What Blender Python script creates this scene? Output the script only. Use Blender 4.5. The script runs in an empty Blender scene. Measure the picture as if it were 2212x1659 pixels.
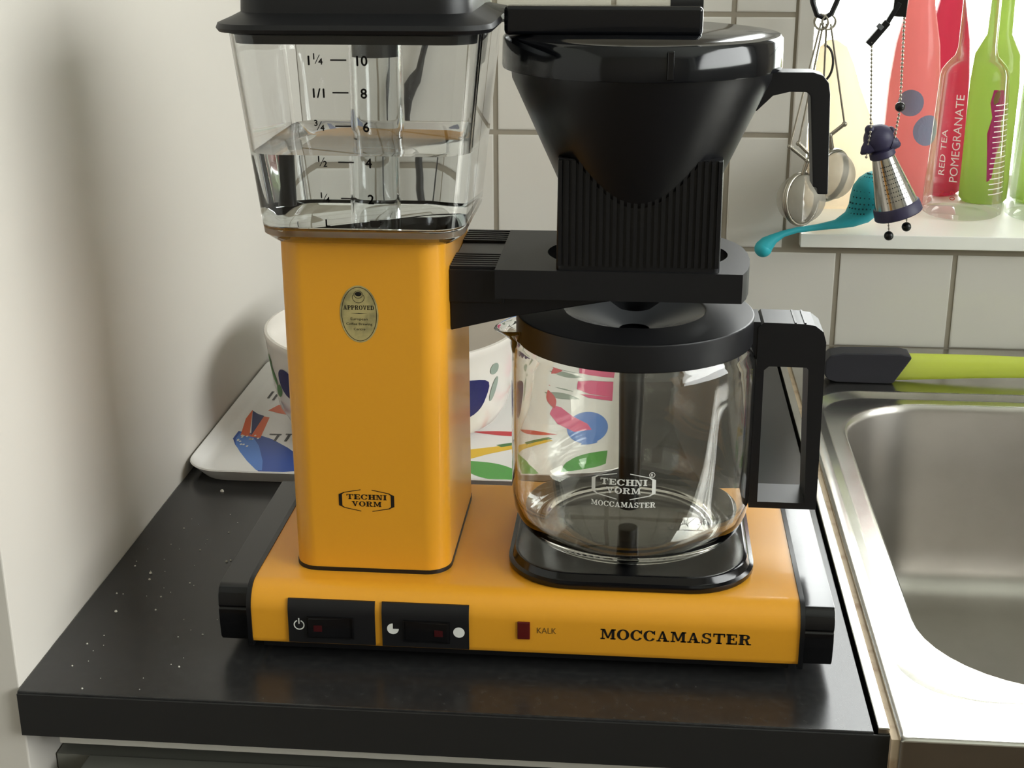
import bpy, bmesh, math, random
from mathutils import Vector, Matrix
random.seed(7)
S = 0.001                      # everything below is written in millimetres
C = bpy.context.scene.collection
sc = bpy.context.scene
pi = math.pi

# ------------------------------------------------------------------ camera
CAM = (198.43, -648.92, 387.66); YAW, PITCH, ROLL, FPX = -0.09267, 0.33753, -0.00333, 3065.0
cd = bpy.data.cameras.new('camera'); cam = bpy.data.objects.new('camera', cd); C.objects.link(cam)
fw = Vector((math.sin(YAW)*math.cos(PITCH), math.cos(YAW)*math.cos(PITCH), -math.sin(PITCH)))
rt = Vector((math.cos(YAW), -math.sin(YAW), 0)); up = rt.cross(fw)
r_ = rt*math.cos(ROLL)+up*math.sin(ROLL); u_ = -rt*math.sin(ROLL)+up*math.cos(ROLL)
cam.matrix_world = Matrix.Translation(Vector(CAM)*S) @ Matrix((r_, u_, -fw)).transposed().to_4x4()
cd.sensor_fit = 'HORIZONTAL'; cd.sensor_width = 36; cd.lens = 36*FPX/2212; cd.clip_start = 0.01
sc.camera = cam

# ------------------------------------------------------------------ world, light, exposure
vs = sc.view_settings
vs.view_transform = 'Standard'; vs.look = 'None'; vs.gamma = 1; vs.use_curve_mapping = False
vs.exposure = 0.05
w = bpy.data.worlds.new('overcast'); sc.world = w; w.use_nodes = True
nt = w.node_tree; bg = nt.nodes['Background']
tc = nt.nodes.new('ShaderNodeTexCoord'); sp = nt.nodes.new('ShaderNodeSeparateXYZ')
rp = nt.nodes.new('ShaderNodeValToRGB')
nt.links.new(tc.outputs['Generated'], sp.inputs[0])
mp = nt.nodes.new('ShaderNodeMapRange'); mp.inputs['From Min'].default_value = -1; mp.inputs['From Max'].default_value = 1
nt.links.new(sp.outputs['Z'], mp.inputs['Value']); nt.links.new(mp.outputs[0], rp.inputs[0])
rp.color_ramp.elements[0].position = .45; rp.color_ramp.elements[0].color = (.86, .94, .84, 1)
rp.color_ramp.elements[1].position = .56; rp.color_ramp.elements[1].color = (.97, 1.0, .98, 1)
nt.links.new(rp.outputs[0], bg.inputs['Color']); bg.inputs['Strength'].default_value = 12.0
sc.cycles.max_bounces = 14; sc.cycles.transmission_bounces = 14; sc.cycles.transparent_max_bounces = 16
sc.cycles.diffuse_bounces = 5; sc.cycles.glossy_bounces = 6
sc.cycles.sample_clamp_indirect = 12.0

def portal(name, loc, rot, sx, sy):      # marks the window openings for the sky light
    l = bpy.data.lights.new(name, 'AREA'); l.shape = 'RECTANGLE'; l.size = sx*S; l.size_y = sy*S
    l.cycles.is_portal = True
    o = bpy.data.objects.new(name, l); C.objects.link(o); o.location = Vector(loc)*S; o.rotation_euler = rot

# ------------------------------------------------------------------ materials
def lin(c):
    return tuple((x/255/12.92 if x <= 10 else ((x/255+.055)/1.055)**2.4) for x in c)
def mat(name, col, rough=.5, metal=0, spec=.5, coat=0, trans=0, ior=1.45, noise=None, bump=None, alpha=1, sheen=0, srgb=True):
    m = bpy.data.materials.new(name); m.use_nodes = True
    t = m.node_tree; b = t.nodes['Principled BSDF']
    c = lin(col) if srgb else col
    b.inputs['Base Color'].default_value = (*c, 1)
    b.inputs['Roughness'].default_value = rough; b.inputs['Metallic'].default_value = metal
    b.inputs['Specular IOR Level'].default_value = spec; b.inputs['Coat Weight'].default_value = coat
    b.inputs['Coat Roughness'].default_value = .08
    b.inputs['Transmission Weight'].default_value = trans; b.inputs['IOR'].default_value = ior
    b.inputs['Alpha'].default_value = alpha
    co = t.nodes.new('ShaderNodeTexCoord')
    if noise:                            # (scale, second colour, low, high[, stretch])
        n = t.nodes.new('ShaderNodeTexNoise'); n.inputs['Scale'].default_value = noise[0]; n.inputs['Detail'].default_value = 6
        if len(noise) > 4:
            mpn = t.nodes.new('ShaderNodeMapping'); mpn.inputs['Scale'].default_value = noise[4]
            t.links.new(co.outputs['Object'], mpn.inputs[0]); t.links.new(mpn.outputs[0], n.inputs['Vector'])
        else: t.links.new(co.outputs['Object'], n.inputs['Vector'])
        r = t.nodes.new('ShaderNodeValToRGB')
        r.color_ramp.elements[0].position = noise[2]; r.color_ramp.elements[1].position = noise[3]
        r.color_ramp.elements[0].color = (*c, 1); c2 = lin(noise[1]); r.color_ramp.elements[1].color = (*c2, 1)
        t.links.new(n.outputs['Fac'], r.inputs[0]); t.links.new(r.outputs[0], b.inputs['Base Color'])
    if bump:                             # (scale, strength, distance mm)
        n = t.nodes.new('ShaderNodeTexNoise'); n.inputs['Scale'].default_value = bump[0]; n.inputs['Detail'].default_value = 3
        t.links.new(co.outputs['Object'], n.inputs['Vector'])
        bb = t.nodes.new('ShaderNodeBump'); bb.inputs['Strength'].default_value = bump[1]; bb.inputs['Distance'].default_value = bump[2]*S
        t.links.new(n.outputs['Fac'], bb.inputs['Height']); t.links.new(bb.outputs[0], b.inputs['Normal'])
    return m
def thin_glass(name, tint=(1, 1, 1), ior=1.45, refl=1.0):
    m = bpy.data.materials.new(name); m.use_nodes = True; t = m.node_tree
    t.nodes.remove(t.nodes['Principled BSDF']); out = t.nodes['Material Output']
    tr = t.nodes.new('ShaderNodeBsdfTransparent'); tr.inputs[0].default_value = (*tint, 1)
    gl = t.nodes.new('ShaderNodeBsdfGlossy'); gl.inputs['Roughness'].default_value = .03
    fr = t.nodes.new('ShaderNodeFresnel'); fr.inputs[0].default_value = ior
    mx = t.nodes.new('ShaderNodeMixShader')
    ml = t.nodes.new('ShaderNodeMath'); ml.operation = 'MULTIPLY'; ml.inputs[1].default_value = refl
    t.links.new(fr.outputs[0], ml.inputs[0]); t.links.new(ml.outputs[0], mx.inputs[0]); t.links.new(tr.outputs[0], mx.inputs[1]); t.links.new(gl.outputs[0], mx.inputs[2])
    t.links.new(mx.outputs[0], out.inputs[0]); return m
def gauze(name, col, cover):
    m = bpy.data.materials.new(name); m.use_nodes = True; t = m.node_tree; b = t.nodes['Principled BSDF']
    b.inputs['Base Color'].default_value = (*lin(col), 1); b.inputs['Metallic'].default_value = .3; b.inputs['Roughness'].default_value = .6
    tr = t.nodes.new('ShaderNodeBsdfTransparent'); mx = t.nodes.new('ShaderNodeMixShader'); mx.inputs[0].default_value = cover
    t.links.new(tr.outputs[0], mx.inputs[1]); t.links.new(b.outputs[0], mx.inputs[2]); t.links.new(mx.outputs[0], t.nodes['Material Output'].inputs[0]); return m
def milky(name, col, trl=.6, rough=.2):
    m = bpy.data.materials.new(name); m.use_nodes = True; t = m.node_tree; b = t.nodes['Principled BSDF']
    b.inputs['Base Color'].default_value = (*lin(col), 1); b.inputs['Roughness'].default_value = rough
    tl = t.nodes.new('ShaderNodeBsdfTranslucent'); tl.inputs[0].default_value = (*lin(col), 1)
    mx = t.nodes.new('ShaderNodeMixShader'); mx.inputs[0].default_value = trl
    t.links.new(b.outputs[0], mx.inputs[1]); t.links.new(tl.outputs[0], mx.inputs[2]); t.links.new(mx.outputs[0], t.nodes['Material Output'].inputs[0]); return m

M = {}
M['yellow'] = mat('yellow_enamel', (218, 152, 38), .36, coat=.12, bump=(900, .03, .2))
M['black'] = mat('black_plastic', (13, 13, 16), .36)
M['black_gloss'] = mat('glossy_black_plastic', (14, 14, 16), .14, bump=(120, .05, .4))
M['black_satin'] = mat('satin_black_plastic', (15, 15, 18), .45, bump=(1500, .06, .1))
M['black_bar'] = mat('shiny_black_lid', (12, 13, 17), .1)
M['print_black'] = mat('black_print', (18, 14, 10), .5)
M['print_brown'] = mat('brown_print', (95, 70, 25), .5)
M['print_white'] = mat('white_print', (220, 220, 215), .6)
M['sticker'] = mat('gold_foil', (192, 178, 122), .35, metal=.35, noise=(90, (150, 142, 100), .45, .62))
M['red_lamp'] = mat('dark_red_lens', (84, 18, 18), .15, coat=.6)
M['red_dot'] = mat('unlit_red_window', (58, 10, 15), .3)
M['glass'] = mat('jug_glass', (250, 250, 246), .0, trans=1, ior=1.47)
M['plastic_clear'] = mat('clear_plastic', (246, 247, 247), .015, trans=1, ior=1.42)
M['water'] = mat('clear_water', (250, 252, 252), 0, trans=1, ior=1.33)
M['grey_clear'] = mat('smoky_plastic', (95, 97, 100), .25, spec=.6)
M['counter'] = mat('black_laminate', (36, 36, 37), .27, noise=(260, (46, 46, 46), .45, .7), bump=(700, .05, .08))
M['counter_edge'] = mat('black_laminate_edge', (30, 30, 30), .5)
M['steel'] = mat('stainless_steel', (196, 194, 188), .24, metal=1, noise=(14, (172, 168, 160), .4, .68), bump=(40, .05, .3))
M['steel_bowl'] = mat('brushed_stainless_bowl', (178, 174, 168), .34, metal=1, noise=(12, (164, 160, 153), .35, .75), bump=(60, .06, .2))
M['steel_bright'] = mat('polished_steel', (205, 203, 198), .16, metal=1)
M['wire'] = mat('steel_wire', (165, 160, 148), .3, metal=.9)
M['gauze'] = gauze('fine_steel_mesh', (175, 170, 158), .5)
M['tan'] = mat('grimy_sealant', (196, 176, 150), .7, noise=(60, (140, 105, 75), .5, .75))
M['tile'] = mat('white_glazed_tile', (205, 202, 195), .13, bump=(9, .12, 1.5))
M['grout'] = mat('grey_grout', (146, 138, 124), .9)
M['wall'] = mat('off_white_panel', (204, 199, 191), .55, bump=(600, .05, .1))
M['room'] = mat('white_room_paint', (235, 234, 231), .8)
M['room_dimmed'] = mat('dimmed_room_paint', (158, 150, 138), .8)  # darkened copy of the room paint, so black parts reflect a dim room
M['floor'] = mat('brown_floor', (96, 80, 62), .5, noise=(8, (78, 62, 48), .4, .7))
M['white'] = mat('white_lacquer', (240, 240, 234), .35)
M['pane'] = thin_glass('window_glass')
M['greyfront'] = mat('grey_drawer_front', (120, 120, 112), .5)
M['strip'] = mat('pale_strip', (196, 194, 186), .5)
M['ceramic'] = mat('white_ceramic', (214, 208, 200), .2, coat=.3)
M['melamine'] = mat('white_melamine', (232, 230, 228), .3)
def flat(n, c, r=.35): M[n] = mat(n, c, r)
flat('p_blue', (44, 78, 160)); flat('p_navy', (32, 42, 100)); flat('p_orange', (222, 98, 44)); flat('p_red', (200, 52, 62))
flat('p_green', (72, 156, 60)); flat('p_dgreen', (66, 118, 62)); flat('p_yellow', (226, 184, 36)); flat('p_pink', (222, 84, 132)); flat('p_ink', (40, 36, 34))
flat('p_lblue', (86, 130, 205)); flat('p_grey', (140, 152, 140)); flat('p_plum', (28, 28, 84)); flat('p_white', (228, 226, 224))
M['teal'] = mat('teal_silicone', (38, 164, 178), .5)
M['teal_hole'] = mat('dark_teal_hole', (12, 70, 80), .7)
M['purple'] = mat('dark_purple_silicone', (48, 44, 72), .5)
M['lime'] = milky('lime_plastic', (224, 234, 110), .45, .12)
M['brush_black'] = mat('soft_black_grip', (34, 34, 42), .5)
M['pink_liquid'] = milky('pink_bottle', (212, 152, 150), .75, .1)
M['dpink_liquid'] = milky('deep_pink_bottle', (192, 98, 118), .75, .1)
M['green_liquid'] = milky('green_bottle', (176, 192, 124), .75, .1)
M['bottle'] = thin_glass('clear_bottle_glass', (.965, .975, .965), ior=1.3, refl=.38)
M['bluegrey'] = milky('blue_grey_print', (140, 158, 185), .4)
M['magenta'] = milky('magenta_print', (196, 60, 130), .4)
M['white_tx'] = milky('white_ink', (240, 240, 240), .5)
M['red_ink'] = mat('red_ink', (200, 60, 60), .5)
M['cream'] = milky('cream_cloth', (246, 236, 218), .6, .8)
M['cord'] = mat('black_cord', (24, 24, 26), .5)
M['lilac'] = mat('pale_lilac_plastic', (206, 204, 214), .4)
M['crumb'] = mat('pale_crumb', (190, 186, 176), .8)

# ------------------------------------------------------------------ mesh helpers
def rrect(x0, x1, y0, y1, r, n=6):
    if not isinstance(r, (list, tuple)): r = [r]*4
    pts = []
    for (cx, cy, a0, rr) in ((x0+r[0], y0+r[0], pi, r[0]), (x1-r[1], y0+r[1], 1.5*pi, r[1]), (x1-r[2], y1-r[2], 0, r[2]), (x0+r[3], y1-r[3], .5*pi, r[3])):
        for i in range(n+1):
            a = a0+.5*pi*i/n; pts.append((cx+rr*math.cos(a), cy+rr*math.sin(a)))
    return pts
class MB:
    def __init__(s): s.v = []; s.f = []
    def add(s, vs, fs):
        o = len(s.v); s.v += [tuple(p) for p in vs]; s.f += [[i+o for i in f] for f in fs]; return s
    def box(s, x0, x1, y0, y1, z0, z1):
        return s.add([(x0,y0,z0),(x1,y0,z0),(x1,y1,z0),(x0,y1,z0),(x0,y0,z1),(x1,y0,z1),(x1,y1,z1),(x0,y1,z1)],
                     [(0,3,2,1),(4,5,6,7),(0,1,5,4),(1,2,6,5),(2,3,7,6),(3,0,4,7)])
    def loft(s, rings, cap0=True, cap1=True, loop=False):
        n = len(rings[0]); vs = [p for r in rings for p in r]; fs = []
        k = len(rings)
        for j in range(k if loop else k-1):
            a, b = j*n, ((j+1) % k)*n
            for i in range(n): fs.append((a+i, a+(i+1) % n, b+(i+1) % n, b+i))
        if cap0 and not loop: fs.append(tuple(range(n))[::-1])
        if cap1 and not loop: fs.append(tuple(range((k-1)*n, k*n)))
        return s.add(vs, fs)
    def sect(s, secs, **k):            # secs: (z, [2-d outline])
        return s.loft([[(x, y, z) for x, y in p] for z, p in secs], **k)
    def lathe(s, cx, cy, prof, n=48, rmod=None, cap0=True, cap1=True, loop=False):
        rings = []
        for r, z in prof:
            ring = []
            for i in range(n):
                a = 2*pi*i/n; rr, zz = (rmod(a, r, z) if rmod else (r, z))
                ring.append((cx+rr*math.cos(a), cy+rr*math.sin(a), zz))
            rings.append(ring)
        return s.loft(rings, cap0, cap1, loop)
    def prism(s, poly, axis, a, b):    # poly 2-d, axis the extrusion axis
        def P(p, t): return (t, p[0], p[1]) if axis == 'x' else (p[0], t, p[1]) if axis == 'y' else (p[0], p[1], t)
        return s.loft([[P(p, a) for p in poly], [P(p, b) for p in poly]])
    def tube(s, path, r, n=10, caps=True):
        P = [Vector(p) for p in path]; rings = []; prev = None
        for i, p in enumerate(P):
            d = (P[min(i+1, len(P)-1)]-P[max(i-1, 0)]).normalized()
            if prev is None:
                a = Vector((0, 0, 1)) if abs(d.z) < .9 else Vector((1, 0, 0)); u = d.cross(a).normalized()
            else: u = (prev-d*prev.dot(d)).normalized()
            prev = u; vv = d.cross(u); rr = r[i] if isinstance(r, (list, tuple)) else r
            rings.append([tuple(p+u*rr*math.cos(2*pi*k/n)+vv*rr*math.sin(2*pi*k/n)) for k in range(n)])
        return s.loft(rings, caps, caps)
    def torus(s, c, nrm, R, r, n=28, m=8):
        nrm = Vector(nrm).normalized(); a = Vector((0, 0, 1)) if abs(nrm.z) < .9 else Vector((1, 0, 0))
        u = nrm.cross(a).normalized(); v = nrm.cross(u); rings = []
        for i in range(n):
            t = 2*pi*i/n; d = u*math.cos(t)+v*math.sin(t)
            rings.append([tuple(Vector(c)+d*(R+r*math.cos(2*pi*k/m))+nrm*r*math.sin(2*pi*k/m)) for k in range(m)])
        return s.loft(rings, loop=True)
    def ball(s, c, r, n=12, m=8, sq=(1, 1, 1)):
        prof = [(r*math.sin(pi*i/m), -r*math.cos(pi*i/m)) for i in range(m+1)]
        prof[0] = (r*.02, -r); prof[-1] = (r*.02, r)
        o = len(s.v); s.lathe(0, 0, prof, n)
        for i in range(o, len(s.v)):
            x, y, z = s.v[i]; s.v[i] = (c[0]+x*sq[0], c[1]+y*sq[1], c[2]+z*sq[2])
        return s
    def axis_lathe(s, c, ax, prof, n=24, **k):   # lathe about a free axis
        o = len(s.v); s.lathe(0, 0, prof, n, **k)
        q = Vector((0, 0, 1)).rotation_difference(Vector(ax).normalized())
        for i in range(o, len(s.v)): s.v[i] = tuple(Vector(c)+q @ Vector(s.v[i]))
        return s
    def map(s, fn): s.v = [tuple(fn(*p)) for p in s.v]; return s

ORG = {}
def tag(o, label=None, cat=None, group=None, kind=None):
    for k, v in (('label', label), ('category', cat), ('group', group), ('kind', kind)):
        if v: o[k] = v
    return o
def place(o, pos, parent):
    pos = Vector(pos)
    if parent is not None: o.parent = parent; o.location = (pos-ORG[parent.name])*S
    else: o.location = pos*S
    ORG[o.name] = pos
def build(name, mb, m, parent=None, smooth=35, bevel=0, seg=2, tags=None, fixn=True, wn=False):
    me = bpy.data.meshes.new(name)
    xs, ys, zs = zip(*mb.v)
    org = Vector(((min(xs)+max(xs))/2, (min(ys)+max(ys))/2, min(zs)))
    me.from_pydata([tuple((Vector(p)-org)*S) for p in mb.v], [], mb.f)
    bm = bmesh.new(); bm.from_mesh(me)
    bmesh.ops.remove_doubles(bm, verts=bm.verts, dist=1e-7)
    if fixn: bmesh.ops.recalc_face_normals(bm, faces=bm.faces)
    if bevel:
        ed = [e for e in bm.edges if len(e.link_faces) == 2 and e.calc_face_angle(0) > .6]
        bmesh.ops.bevel(bm, geom=ed, offset=bevel*S, segments=seg, affect='EDGES', profile=.5, clamp_overlap=True)
    bm.to_mesh(me); bm.free()
    if smooth:
        me.shade_smooth(); me.set_sharp_from_angle(angle=math.radians(smooth))
    me.materials.append(M[m] if isinstance(m, str) else m)
    o = bpy.data.objects.new(name, me); C.objects.link(o); place(o, org, parent)
    if (bevel or wn) and smooth:          # keep broad faces flat beside their rounded edges
        md = o.modifiers.new('weighted', 'WEIGHTED_NORMAL'); md.keep_sharp = True; md.weight = 80
    if tags: tag(o, **tags)
    return o
def empty(name, loc, **t):
    o = bpy.data.objects.new(name, None); o.empty_display_size = .02; C.objects.link(o); place(o, loc, None); tag(o, **t); return o

# lettering: a small slab-serif alphabet built from strokes, and the built-in sans
def slab_letter(ch):
    T = .26; s = .13; R = lambda a, b, c, d: [(a, b), (c, b), (c, d), (a, d)]
    def arc(cx, cy, rx, ry, a0, a1, tx=.24, ty=.10, n=14):
        o = []
        for i in range(n):
            p, q = a0+(a1-a0)*i/n, a0+(a1-a0)*(i+1)/n
            o.append([(cx+rx*math.cos(p), cy+ry*math.sin(p)), (cx+rx*math.cos(q), cy+ry*math.sin(q)),
                      (cx+(rx-tx)*math.cos(q), cy+(ry-ty)*math.sin(q)), (cx+(rx-tx)*math.cos(p), cy+(ry-ty)*math.sin(p))])
        return o
    def stem(x, w=T): return [R(x, 0, x+w, 1), R(x-.1, 0, x+w+.1, s), R(x-.1, 1-s, x+w+.1, 1)]
    if ch == 'I': return stem(.1), .4
    if ch == 'T': return [R(.35, 0, .57, 1), R(.24, 0, .68, s), R(0, 1-s, .92, 1), R(0, .66, .10, 1), R(.82, .66, .92, 1)], .92
    if ch == 'E': return stem(.1)+[R(.1, 0, .84, s), R(.1, 1-s, .82, 1), R(.3, .46, .6, .56), R(.74, 0, .84, .34), R(.72, .68, .82, 1), R(.54, .36, .62, .66)], .86
    if ch == 'H': return stem(.1)+stem(.64)+[R(.3, .45, .64, .56)], .94
    if ch == 'N': return [R(.13, 0, .23, 1), R(.72, 0, .82, 1), R(0, 0, .36, s), R(0, 1-s, .3, 1), R(.59, 1-s, .95, 1), [(.13, 1), (.38, 1), (.82, 0), (.6, 0)]], .95
    if ch == 'M': return [R(.13, 0, .23, 1), R(.88, 0, 1.1, 1), R(0, 0, .36, s), R(0, 1-s, .3, 1), R(.78, 0, 1.2, s), R(.94, 1-s, 1.2, 1), [(.13, 1), (.36, 1), (.66, .1), (.52, .1)], [(.52, .1), (.66, .1), (1.0, 1), (.86, 1)]], 1.2
    if ch == 'V': return [[(.08, 1), (.32, 1), (.6, 0), (.44, 0)], [(.44, 0), (.56, 0), (.86, 1), (.74, 1)], R(0, 1-s, .44, 1), R(.62, 1-s, .98, 1)], .98
    if ch == 'A': return [[(.1, 0), (.2, 0), (.54, 1), (.4, 1)], [(.6, 0), (.88, 0), (.54, 1), (.4, 1)], R(0, 0, .34, s), R(.52, 0, 1.0, s), R(.26, .27, .72, .36)], 1.0
    if ch == 'O': return arc(.48, .5, .48, .52, 0, 2*pi, n=28), .96
    if ch == 'C': return arc(.48, .5, .48, .52, .16*pi, 1.84*pi, n=24)+[R(.80, .62, .90, 1)], .92
    if ch == 'S': return arc(.40, .74, .36, .28, .1*pi, 1.5*pi, tx=.2, ty=.11)+arc(.40, .27, .38, .29, -.9*pi, .5*pi, tx=.22, ty=.12)+[R(.64, .66, .73, 1), R(.03, 0, .12, .36)], .8
    if ch == 'R': return stem(.1)+arc(.5, .74, .36, .26, -.5*pi, .5*pi, tx=.22, ty=.11)+[R(.3, .89, .5, 1), R(.3, .48, .5, .59), [(.48, .52), (.66, .52), (.86, 0), (.64, 0)], R(.64, 0, .98, s)], .98
    if ch == 'P': return stem(.1)+arc(.5, .72, .36, .28, -.5*pi, .5*pi, tx=.22, ty=.11)+[R(.3, .89, .5, 1), R(.3, .44, .5, .55)], .88
    if ch == 'D': return stem(.1)+arc(.45, .5, .46, .5, -.5*pi, .5*pi, tx=.23, ty=.11)+[R(.3, .89, .46, 1), R(.3, 0, .46, .11)], .93
    return [], .5
def slab_text(txt, h, width):          # polygons centred on x, baseline 0
    out = []; x = 0
    for ch in txt:
        ps, wd = slab_letter(ch)
        out += [[(px+x, py) for px, py in p] for p in ps]; x += wd+.10
    x -= .10; k = width/x
    return [[((px-x/2)*k, py*h) for px, py in p] for p in out]
def sans(txt, h, width=None, bold=0):          # built-in font, centred, baseline 0; returns polygons
    cu = bpy.data.curves.new('t', 'FONT'); cu.body = txt; cu.size = 1; cu.resolution_u = 3
    ob = bpy.data.objects.new('t', cu); C.objects.link(ob)
    dg = bpy.context.evaluated_depsgraph_get(); ev = ob.evaluated_get(dg); me = ev.to_mesh()
    vs = [tuple(v.co) for v in me.vertices]; ps = [[vs[i][:2] for i in p.vertices] for p in me.polygons]
    ev.to_mesh_clear(); bpy.data.objects.remove(ob); bpy.data.curves.remove(cu)
    xs = [v[0] for v in vs]; ky = h/.73; kx = ky if width is None else width/(max(xs)-min(xs)); mx = (max(xs)+min(xs))/2
    out = [[((x-mx)*kx, y*ky) for x, y in p] for p in ps]
    if bold: out = [[(x+a*bold, y+b*bold) for x, y in p] for p in out for a, b in ((-1, 0), (1, 0), (0, -1), (0, 1))]
    return out
def decal(name, polys, fn, m, parent):
    mb = MB()
    for p in polys: mb.add([fn(u, v) for u, v in p], [tuple(range(len(p)))])
    return build(name, mb, m, parent, smooth=0, fixn=False)
def shift(polys, dx, dy): return [[(x+dx, y+dy) for x, y in p] for p in polys]
def ell(cx, cy, rx, ry, n=36, a0=0, a1=2*pi): return [(cx+rx*math.cos(a0+(a1-a0)*i/n), cy+ry*math.sin(a0+(a1-a0)*i/n)) for i in range(n)]
def ring2(cx, cy, rx, ry, t, n=48, a0=0, a1=2*pi):
    o = []
    for i in range(n):
        p, q = a0+(a1-a0)*i/n, a0+(a1-a0)*(i+1)/n
        o.append([(cx+rx*math.cos(p), cy+ry*math.sin(p)), (cx+rx*math.cos(q), cy+ry*math.sin(q)), (cx+(rx-t)*math.cos(q), cy+(ry-t)*math.sin(q)), (cx+(rx-t)*math.cos(p), cy+(ry-t)*math.sin(p))])
    return o
def rect(x0, y0, x1, y1): return [(x0, y0), (x1, y0), (x1, y1), (x0, y1)]

# ------------------------------------------------------------------ the room
XL, XR, YF, YW = -113.3, 318.0, -42.3, 577.8
WX0, WX1, WZ0, WZ1 = 337.5, 1050, 103, 1300          # window opening in the tiled wall
RX0, RX1, RY0, RZ0, RZ1 = -1500, 2300, -2600, -900, 1610
def holed_wall(name, y, th, x0, x1, z0, z1, hx0, hx1, hz0, hz1, m):
    mb = MB()
    for a in ((x0, hx0, z0, z1), (hx1, x1, z0, z1), (hx0, hx1, z0, hz0), (hx0, hx1, hz1, z1)): mb.box(a[0], a[1], y, y+th, a[2], a[3])
    return build(name, mb, m, smooth=0, tags=dict(kind='structure', label='grey grouted back wall with white square tiles' if 'back' in name else 'painted wall on the far side of the room'))
wb = holed_wall('wall_back', YW+1.2, 250, RX0, RX1, RZ0, RZ1, WX0, WX1, WZ0-12, WZ1, 'grout')

def plain(name, a, m, lab): return build(name, MB().box(*a), m, smooth=0, tags=dict(kind='structure', label=lab))
plain('floor', (RX0, RX1, RY0, YW, RZ0-50, RZ0), 'floor', 'brown kitchen floor')
plain('ceiling', (RX0, RX1, RY0, YW, RZ1, RZ1+50), 'room', 'white kitchen ceiling')
plain('wall_front', (RX0, RX1, RY0-100, RY0, RZ0, RZ1), 'room_dimmed', 'wall behind the camera, darkened to dim its reflections')
W2 = (-2200, 300, 400, 1580)                        # unseen window added to the right wall for side fill light
mbw = MB()
for a in ((RY0, W2[0], RZ0, RZ1), (W2[1], YW+250, RZ0, RZ1), (W2[0], W2[1], RZ0, W2[2]), (W2[0], W2[1], W2[3], RZ1)): mbw.box(RX1, RX1+100, a[0], a[1], a[2], a[3])
build('wall_right', mbw, 'room', smooth=0, tags=dict(kind='structure', label='white wall on the right of the room'))
plain('wall_far_left', (RX0-100, RX0, RY0, YW+250, RZ0, RZ1), 'room', 'white wall beyond the side panel')
wl = build('wall_left', MB().box(XL-60, XL, -38, YW, RZ0, 1500), 'wall', smooth=0, bevel=.8, tags=dict(kind='structure', label='off-white side wall panel left of the counter'))
portal('window_sky', ((WX0+WX1)/2, YW+245, (WZ0+WZ1)/2), (-pi/2, 0, 0), WX1-WX0, WZ1-WZ0)
portal('fill_window_sky', (RX1+90, (W2[0]+W2[1])/2, (W2[2]+W2[3])/2), (0, pi/2, 0), W2[3]-W2[2], W2[1]-W2[0])

# wall tiles, 100 mm grid
TX0, TZ0, TS, G = 70.9, 86.4, 100.0, 4.4
def tile(x0, x1, z0, z1):
    mb = MB(); a = 1.6
    o = [(x0+a, z0+a), (x1-a, z0+a), (x1-a, z1-a), (x0+a, z1-a)]; e = [(x0, z0), (x1, z0), (x1, z1), (x0, z1)]
    mb.loft([[(x, YW+1.4, z) for x, z in e], [(x, YW+.6, z) for x, z in e], [(x, YW-.2, z) for x, z in o]], cap0=False)
    build('tile', mb, 'tile', wb, smooth=50, wn=True)
for i in range(-2, 9):
    for k in range(-1, 5):
        x0, x1 = TX0+TS*i+G/2, TX0+TS*(i+1)-G/2; z0, z1 = TZ0+TS*k+G/2, TZ0+TS*(k+1)-G/2
        x0 = max(x0, XL+1)
        if z0 > WZ0-40 and x1 > 323: x1 = 321.5
        if z0 < 0: z0 = .5
        if x1-x0 > 8: tile(x0, x1, z0, z1)
tr = build('trim_1', MB().box(324, WX0, YW-1.2, YW+6, 104.5, WZ1), 'tile', smooth=0, bevel=1.2, tags=dict(kind='structure', label='narrow pale edge tile strip beside the window'))

# window: sill, frame, pane
win = empty('window_1', (WX0, YW, WZ0-12), kind='structure', label='bright kitchen window above the sink')
build('window_sill', MB().box(WX0-1, WX1, YW-8, YW+248, WZ0-12, WZ0), 'white', win, bevel=1)
fr = MB().box(WX0, WX0+14, YW+222, YW+244, WZ0, WZ1).box(WX1-30, WX1, YW+222, YW+244, WZ0, WZ1).box(WX0+14, WX1-30, YW+222, YW+244, WZ0, WZ0+10).box(WX0+14, WX1-30, YW+222, YW+244, WZ1-30, WZ1)
build('window_frame', fr, 'white', win, smooth=0)
build('window_pane', MB().box(WX0+14, WX1-30, YW+232, YW+234, WZ0+10, WZ1-30), 'pane', win, smooth=0)
w2 = empty('fill_window', (RX1+50, -650, W2[2]), kind='structure', label='unseen window added to the right wall for fill light')
build('window_pane', MB().box(RX1+50, RX1+53, W2[0], W2[1], W2[2], W2[3]), 'pane', w2, smooth=0)

# worktop and cabinet
ct = empty('countertop', (100, 260, -26), label='black laminate countertop under the coffee machine', cat='countertop')
build('top', MB().box(XL+.3, XR, YF, YW-.3, -26, 0), 'counter', ct, smooth=30, bevel=.9)
build('edge_band', MB().box(XL+.5, XR+7.6, YF-1, YF+.2, -25.6, -1.1), 'counter_edge', ct, smooth=0, bevel=.3)
cb = empty('base_cabinet', (100, 200, -880), label='grey fronted base cabinet under the black countertop', cat='cabinet')
build('carcass', MB().box(XL+1, XR, -8, YW-5, -880, -60), 'greyfront', cb, smooth=0)
build('top_rail', MB().box(XL+14, XR-2, -30, -8, -38.2, -27), 'strip', cb, smooth=0, bevel=.5)
build('drawer_front', MB().box(XL+20, XR-2, -44, -10, -400, -58), 'greyfront', cb, smooth=0, bevel=1)

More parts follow.
